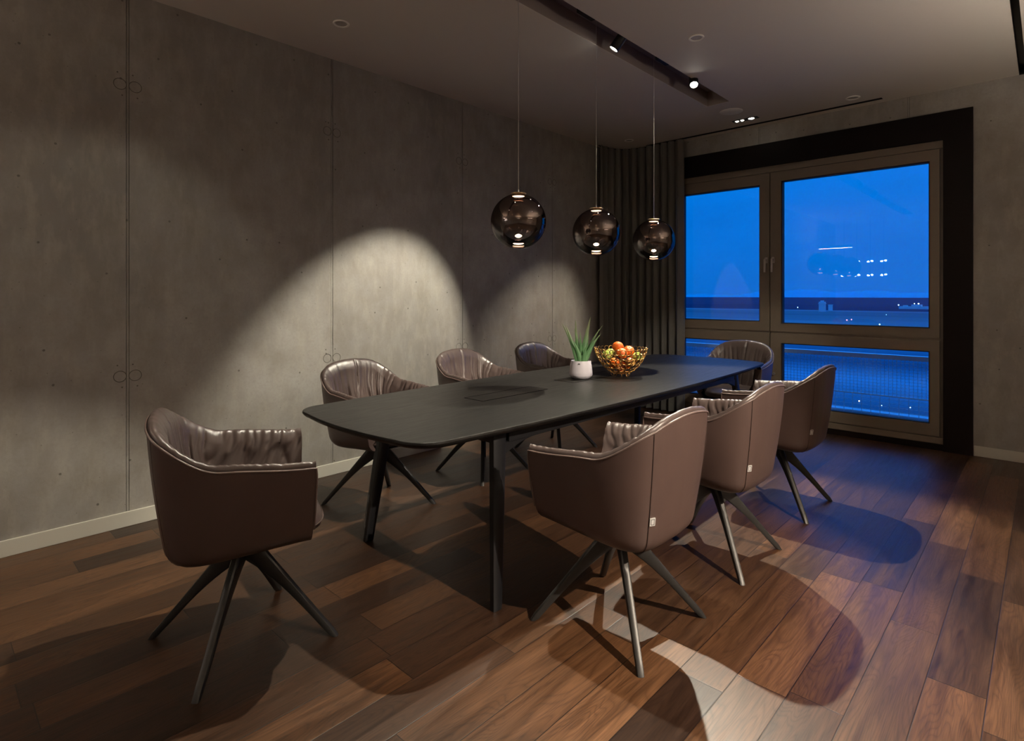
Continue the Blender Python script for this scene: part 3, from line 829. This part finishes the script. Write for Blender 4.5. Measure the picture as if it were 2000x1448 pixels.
obj('ring_foot', bm, M['brass'], bw, 60)
def fruit(kind, at, r, lab, m, seed):
    random.seed(seed); bm = B(); rg = []
    for k in range(25):
        a = PI*k/24; rr = math.sin(a); zz = math.cos(a)
        if kind == 'orange': x = rr*r; z = zz*r*.93-(.10*r*math.exp(-(a/.25)**2))
        else: x = rr*r*(1+.10*zz); z = zz*r*.92-(.30*r*math.exp(-(a/.35)**2))+(.16*r*math.exp(-((PI-a)/.3)**2))
        rg.append((max(x, .0004), z))
    lathe(bm, rg, 28)
    t = thing(kind, lab, 'fruit', tuple(BC+Vector(at)), group='fruit in the brass bowl')
    rot = (random.uniform(-.6, .6), random.uniform(-.6, .6), random.uniform(0, 6)); t.rotation_euler = rot
    obj('skin', bm, m, t, 60)
    bm = B()
    if kind == 'orange': lathe(bm, [(.0005, r*.87), (.004, r*.865), (.0045, r*.83)], 8)
    else: tube(bm, [(0, 0, r*.6), (.001, 0, r*.85), (.004, .001, r*1.08)], .0014, 6)
    obj('stem', bm, M['stem'], t)
def rf(a, b, z): v = RT*a+FW*b; return (v.x, v.y, z)
FR = [('orange', rf(-0.0200, -0.0078, 0.1938), 0.038, 'orange at the very top of the fruit pile', 'orange'),
      ('orange', rf(0.0505, -0.0142, 0.1662), 0.037, 'orange on the upper right of the fruit pile', 'orange'),
      ('orange', rf(-0.0055, -0.0721, 0.1578), 0.036, 'orange at the front of the pile just above the bowl rim', 'orange'),
      ('apple', rf(-0.0880, -0.0180, 0.1440), 0.036, 'green apple at the left rim of the bowl', 'apple_green'),
      ('apple', rf(0.0986, -0.0547, 0.1328), 0.033, 'green apple at the right side behind the brass rings', 'apple_green'),
      ('apple', rf(0.0300, 0.0750, 0.1520), 0.036, 'yellow green apple at the back of the bowl', 'apple_green'),
      ('apple', rf(-0.0550, 0.0620, 0.1440), 0.035, 'green apple at the back left of the bowl', 'apple_green'),
      ('orange', rf(-0.0520, -0.0700, 0.0990), 0.033, 'orange low at the front left behind the rings', 'orange'),
      ('apple', rf(0.0454, -0.0792, 0.1004), 0.033, 'red and yellow apple at the front right behind the rings', 'apple_red'),
      ('orange', rf(0.0910, 0.0189, 0.1116), 0.033, 'orange low at the right inside the bowl', 'orange'),
      ('apple', rf(-0.0020, -0.0200, 0.0560), 0.033, 'red apple deep in the middle of the bowl', 'apple_red'),
      ('orange', rf(-0.0400, 0.0400, 0.0720), 0.033, 'orange lying deep in the bowl at the back', 'orange'),
      ('orange', rf(0.0420, 0.0361, 0.0694), 0.033, 'orange lying deep in the bowl at the right', 'orange')]
for i, (k, at, r, lab, m) in enumerate(FR): fruit(k, at, r, lab, M[m], i)

# ================================================================= LAMPS
def spot_light(par, loc, target, power, size, blend, col=(1, .92, .74), rad=.018, name='bulb'):
    ld = bpy.data.lights.new(name, 'SPOT'); ld.energy = power; ld.spot_size = math.radians(size); ld.spot_blend = blend
    ld.color = col; ld.shadow_soft_size = rad
    o = bpy.data.objects.new(name, ld); COL.objects.link(o)
    d = (Vector(target)-Vector(loc)).normalized()
    o.rotation_euler = d.to_track_quat('-Z', 'Y').to_euler(); o.location = loc
    if par: o.parent = par; o.matrix_parent_inverse = Matrix.Translation(-Vector(par.location))
    return o
def track_spot(x, y, ztop, target, power, size, blend, label, rad=.018, col=(1, .92, .74), ln=.15):
    t = thing('track_spotlight', label, 'spotlight', (x, y, ztop), group='black spotlights in the ceiling recess')
    piv = Vector((0, 0, -.105)); d = (Vector(target)-Vector((x, y, ztop))-piv).normalized()
    rot = d.to_track_quat('Z', 'Y').to_matrix()
    bm = B(); box(bm, -.017, .017, -.06, .06, -.022, 0, bev=.002); tube(bm, [(0, 0, -.02), piv], .006, 8); obj('track_adapter', bm, M['black'], t)
    a = piv-d*.05
    bm = B(); lathe(bm, [(.001, 0), (.031, 0), (.034, .003), (.034, ln-.003), (.0325, ln), (.029, ln-.001), (.029, ln-.012)], 32, a, rot=rot); obj('lamp_head', bm, M['black'], t, 40)
    bm = B(); lathe(bm, [(.0005, ln-.006), (.028, ln-.0065)], 24, a, rot=rot); obj('lens', bm, M['lens'], t)
    spot_light(t, Vector((x, y, ztop))+a+d*(ln+.012), target, power, size, blend, col, rad)
    return t
ZT = H+TD
# ---- LIGHT TABLE -------------------------------------------------
track_spot(1.672, 3.21, ZT, (0, 2.36, .42), 520, 45, .5, 'black cylinder spotlight in the ceiling recess, tilted towards the concrete wall')
track_spot(1.690, 4.20, ZT, (2.75, 2.35, 0), 620, 76, .35, 'black cylinder spotlight at the window end of the ceiling recess, facing the camera')
track_spot(1.660, 1.93, ZT, (1.90, .50, 0), 330, 78, .22, 'black cylinder spotlight in the recess above the near part of the table')
track_spot(1.640, .70, ZT, (.05, .70, .9), 18, 60, .5, 'black cylinder spotlight in the recess nearest the camera')
# ------------------------------------------------------------------
track_spot(3.568, 2.75, H+.05, (1.75, 4.95, .62), 150, 34, .5, 'added out of view black spotlight under the slot at the right side of the ceiling')  # unseen spotlight added to light the inside of the far chair
for y in (2.79, 3.72):
    bm = B(); box(bm, -.014, .014, -.075, .075, -.035, 0, bev=.002)
    tag(obj('track_feed_box', bm, M['black'], loc=(TX1-.018, y, H+.036)), 'black feed box on the side of the ceiling recess '+('between the front and middle pendants' if y < 3 else 'between the two lit spotlights'), 'track fitting')

def pendant(y, lab):
    t = thing('globe_pendant', lab, 'pendant lamp', (1.603, y, 1.68), group='smoked glass globes above the table')
    R_ = .151; bm = B(); rg = []
    for k in range(4, 49):
        a = PI*k/48; rg.append((max(.0005, R_*math.sin(a)), R_*math.cos(a)))
    lathe(bm, rg, 64); obj('glass_globe', bm, M['smoke'], t, 180)
    bm = B(); lathe(bm, [(.0005, .156), (.040, .155), (.0425, .153), (.0425, .150), (.040, .148), (.036, .147), (.036, .139), (.034, .138)], 40)
    cp = obj('cap', bm, M['brass_cap'], t, 40)
    bm = B(); lathe(bm, [(.0005, .1378), (.033, .1378)], 32); obj('led_disc', bm, M['led'], t)
    bm = B(); tube(bm, [(0, 0, .156), (0, 0, ZT-1.68-.02)], .0018, 6); tube(bm, [(0, 0, .155), (0, 0, .175)], .004, 8); obj('wire', bm, M['cable'], t)
    bm = B(); lathe(bm, [(.0005, ZT-1.68-.022), (.03, ZT-1.68-.022), (.03, ZT-1.68), (.0005, ZT-1.68)], 24); obj('ceiling_rose', bm, M['black'], t, 40)
    o = spot_light(t, (1.603, y, 1.68+.134), (1.603, y, 0), 6, 120, .8, (1, .78, .52), .02)
    return t
pendant(2.275, 'smoked glass globe pendant nearest the camera and largest of the three')
pendant(3.010, 'smoked glass globe pendant in the middle of the three over the table')
pendant(3.740, 'smoked glass globe pendant closest to the window, in front of the curtain')

def ring_light(x, y, r, lab):
    t = thing('downlight', lab, 'ceiling light', (x, y, H))
    bm = B(); lathe(bm, [(r*.72, -.0005), (r*.74, -.004), (r*.95, -.006), (r, -.002), (r, .0)], 40); obj('trim_ring', bm, M['white_trim'], t, 40)
    bm = B(); lathe(bm, [(.0005, -.001), (r*.73, -.001)], 32); obj('diffuser', bm, M['ring_dark'], t)
ring_light(.530, 1.822, .050, 'small unlit round ceiling light near the concrete wall at the top left')
ring_light(2.040, 3.512, .049, 'small unlit ring ceiling light to the right of the spotlight recess')
ring_light(2.500, 5.50, .055, 'small unlit round ceiling light above the right part of the window')
ring_light(.40, 5.35, .048, 'small unlit round ceiling light in front of the curtain')
t = thing('ceiling_speaker', 'flush round pale ceiling speaker between recess and window', 'speaker', (1.600, 5.15, H))
bm = B(); lathe(bm, [(.0005, -.004), (.096, -.004), (.1, -.002), (.101, 0)], 48); obj('grille', bm, M['white_trim'], t, 40)
# triple recessed light
t = thing('triple_downlight', 'slim black recessed fitting with three small lit bulbs by the window', 'ceiling light', (1.604, 5.475, H))
bm = B()
for a in ((-.118, .118, -.034, -.026), (-.118, .118, .026, .034), (-.118, -.110, -.026, .026), (.110, .118, -.026, .026)): box(bm, a[0], a[1], a[2], a[3], -.004, .0)
obj('housing', bm, M['black'], t)
bm = B(); box(bm, -.112, .112, -.028, .028, -.002, -.0005); obj('backplate', bm, M['black'], t)
for k, (dx, rr) in enumerate(((-.080, .016), (-.030, .016), (.055, .026))):
    bm = B(); lathe(bm, [(.0005, -.008), (rr*.6, -.0075), (rr, -.003)], 24, (dx, 0, 0)); obj('bulb_lens', bm, M['led_small'], t)
# ---- LIGHT TABLE -------------------------------------------------
spot_light(t, (1.56, 5.47, H-.02), (.10, 4.20, .35), 300, 40, .8, (1, .87, .68), .02)
spot_light(t, (1.66, 5.47, H-.02), (1.80, 4.55, .3), 110, 50, .7, (1, .90, .74), .02)
# ------------------------------------------------------------------
# unseen lamps behind and beside the camera, several of them added as fill light
t = thing('ceiling_spotlight', 'black spotlight under the ceiling of the open area right of the table', 'spotlight', (5.80, 1.72, H))
bm = B(); lathe(bm, [(.0005, 0), (.045, 0), (.045, -.10), (.042, -.10), (.040, -.085), (.0005, -.084)], 32); obj('lamp_head', bm, M['black'], t, 40)
spot_light(t, (5.80, 1.72, H-.11), (2.65, 2.25, .45), 1350, 35, .4, (1, .84, .66), .02)
def linear(x, y, z, w_, col, e, lab, rz=0, up=.7):
    t = thing('linear_pendant', lab, 'pendant lamp', (x, y, z), rz)
    bm = B(); box(bm, -w_/2, w_/2, -.03, .03, 0, .05, bev=.004); obj('profile', bm, M['black'], t)
    for s in (-1, 1):
        bm = B(); tube(bm, [(s*w_*.42, 0, .05), (s*w_*.42, 0, H-z)], .002, 6); obj('wire', bm, M['cable'], t)
    bm = B(); box(bm, -w_/2+.01, w_/2-.01, -.025, .025, -.004, .0); obj('diffuser', bm, M['line'], t)
    ld = bpy.data.lights.new('tube', 'AREA'); ld.shape = 'RECTANGLE'; ld.size = w_; ld.size_y = .05; ld.energy = e; ld.color = col
    o = bpy.data.objects.new('tube', ld); COL.objects.link(o); o.parent = t; o.location = (0, 0, -.006)
    ld = bpy.data.lights.new('fill_up', 'AREA'); ld.shape = 'RECTANGLE'; ld.size = w_; ld.size_y = .05; ld.energy = up; ld.color = col  # upward light added to lift the ceiling
    o = bpy.data.objects.new('fill_up', ld); COL.objects.link(o); o.parent = t; o.location = (0, 0, .056); o.rotation_euler = (PI, 0, 0)
M['line'] = emit('line_diffuser', (1, .86, .76), 30)
linear(5.4, -1.6, 2.25, 1.6, (1, .80, .60), 5, 'long linear fill lamp added out of view in the near part of the room', up=30)  # added out of view for general fill, no known lamp here
linear(6.3, 2.4, 2.30, 1.6, (1, .80, .60), 8, 'linear fill lamp added out of view in the open area right of the table', PI/2, up=25)  # another unseen lamp added to fill the room and ceiling
linear(.50, -1.5, 2.25, .62, (1, .80, .62), 5, 'short linear pendant lamp close to the concrete wall behind the camera', up=30)
M['bar'] = emit('bar_bulb', (1, .93, .85), 55)
for k in range(4):
    x = .42+.25*k; t = thing('cluster_pendant', ['first','second','third','last'][k]+' of four small bulb pendants counted from the concrete wall, behind the camera', 'pendant lamp', (x, -2.55, 1.70), group='bulb pendants behind the camera')
    bm = B(); tube(bm, [(0, 0, .0), (0, 0, H-1.70)], .003, 6); obj('wire', bm, M['black'], t)
    for z in (.0, .30):  # lower bulbs added to give the doubled reflections in the window
        for dx in (-.035, .035):
            bm = B(); lathe(bm, [(.0005, -.02), (.02, -.012), (.026, 0), (.02, .012), (.0005, .02)], 16, (dx, 0, z+.01*(dx > 0))); obj('bulb', bm, M['bar'], t, 60)

# unseen uplighter added right of the frame to brighten the ceiling
t = thing('fill_uplighter', 'added out of view fill uplighter with a shallow bowl head, right of the table', 'added fill lamp', (5.3, 3.4, 0))
bm = B(); lathe(bm, [(.0005, .0), (.15, .0), (.15, .012), (.02, .02), (.0005, .021)], 40); obj('lamp_base', bm, M['black'], t, 40)
bm = B(); tube(bm, [(0, 0, .015), (0, 0, 1.66)], .011, 12); obj('pole', bm, M['black'], t, 40)
bm = B(); lathe(bm, [(.0005, 1.65), (.06, 1.66), (.14, 1.70), (.17, 1.74), (.166, 1.742), (.135, 1.705), (.055, 1.668), (.0005, 1.66)], 40); obj('shade', bm, M['black'], t, 40)
spot_light(t, (5.3, 3.4, 1.76), (5.3, 3.4, 3), UP_W, 160, 1.0, (1, .87, .74), .08)
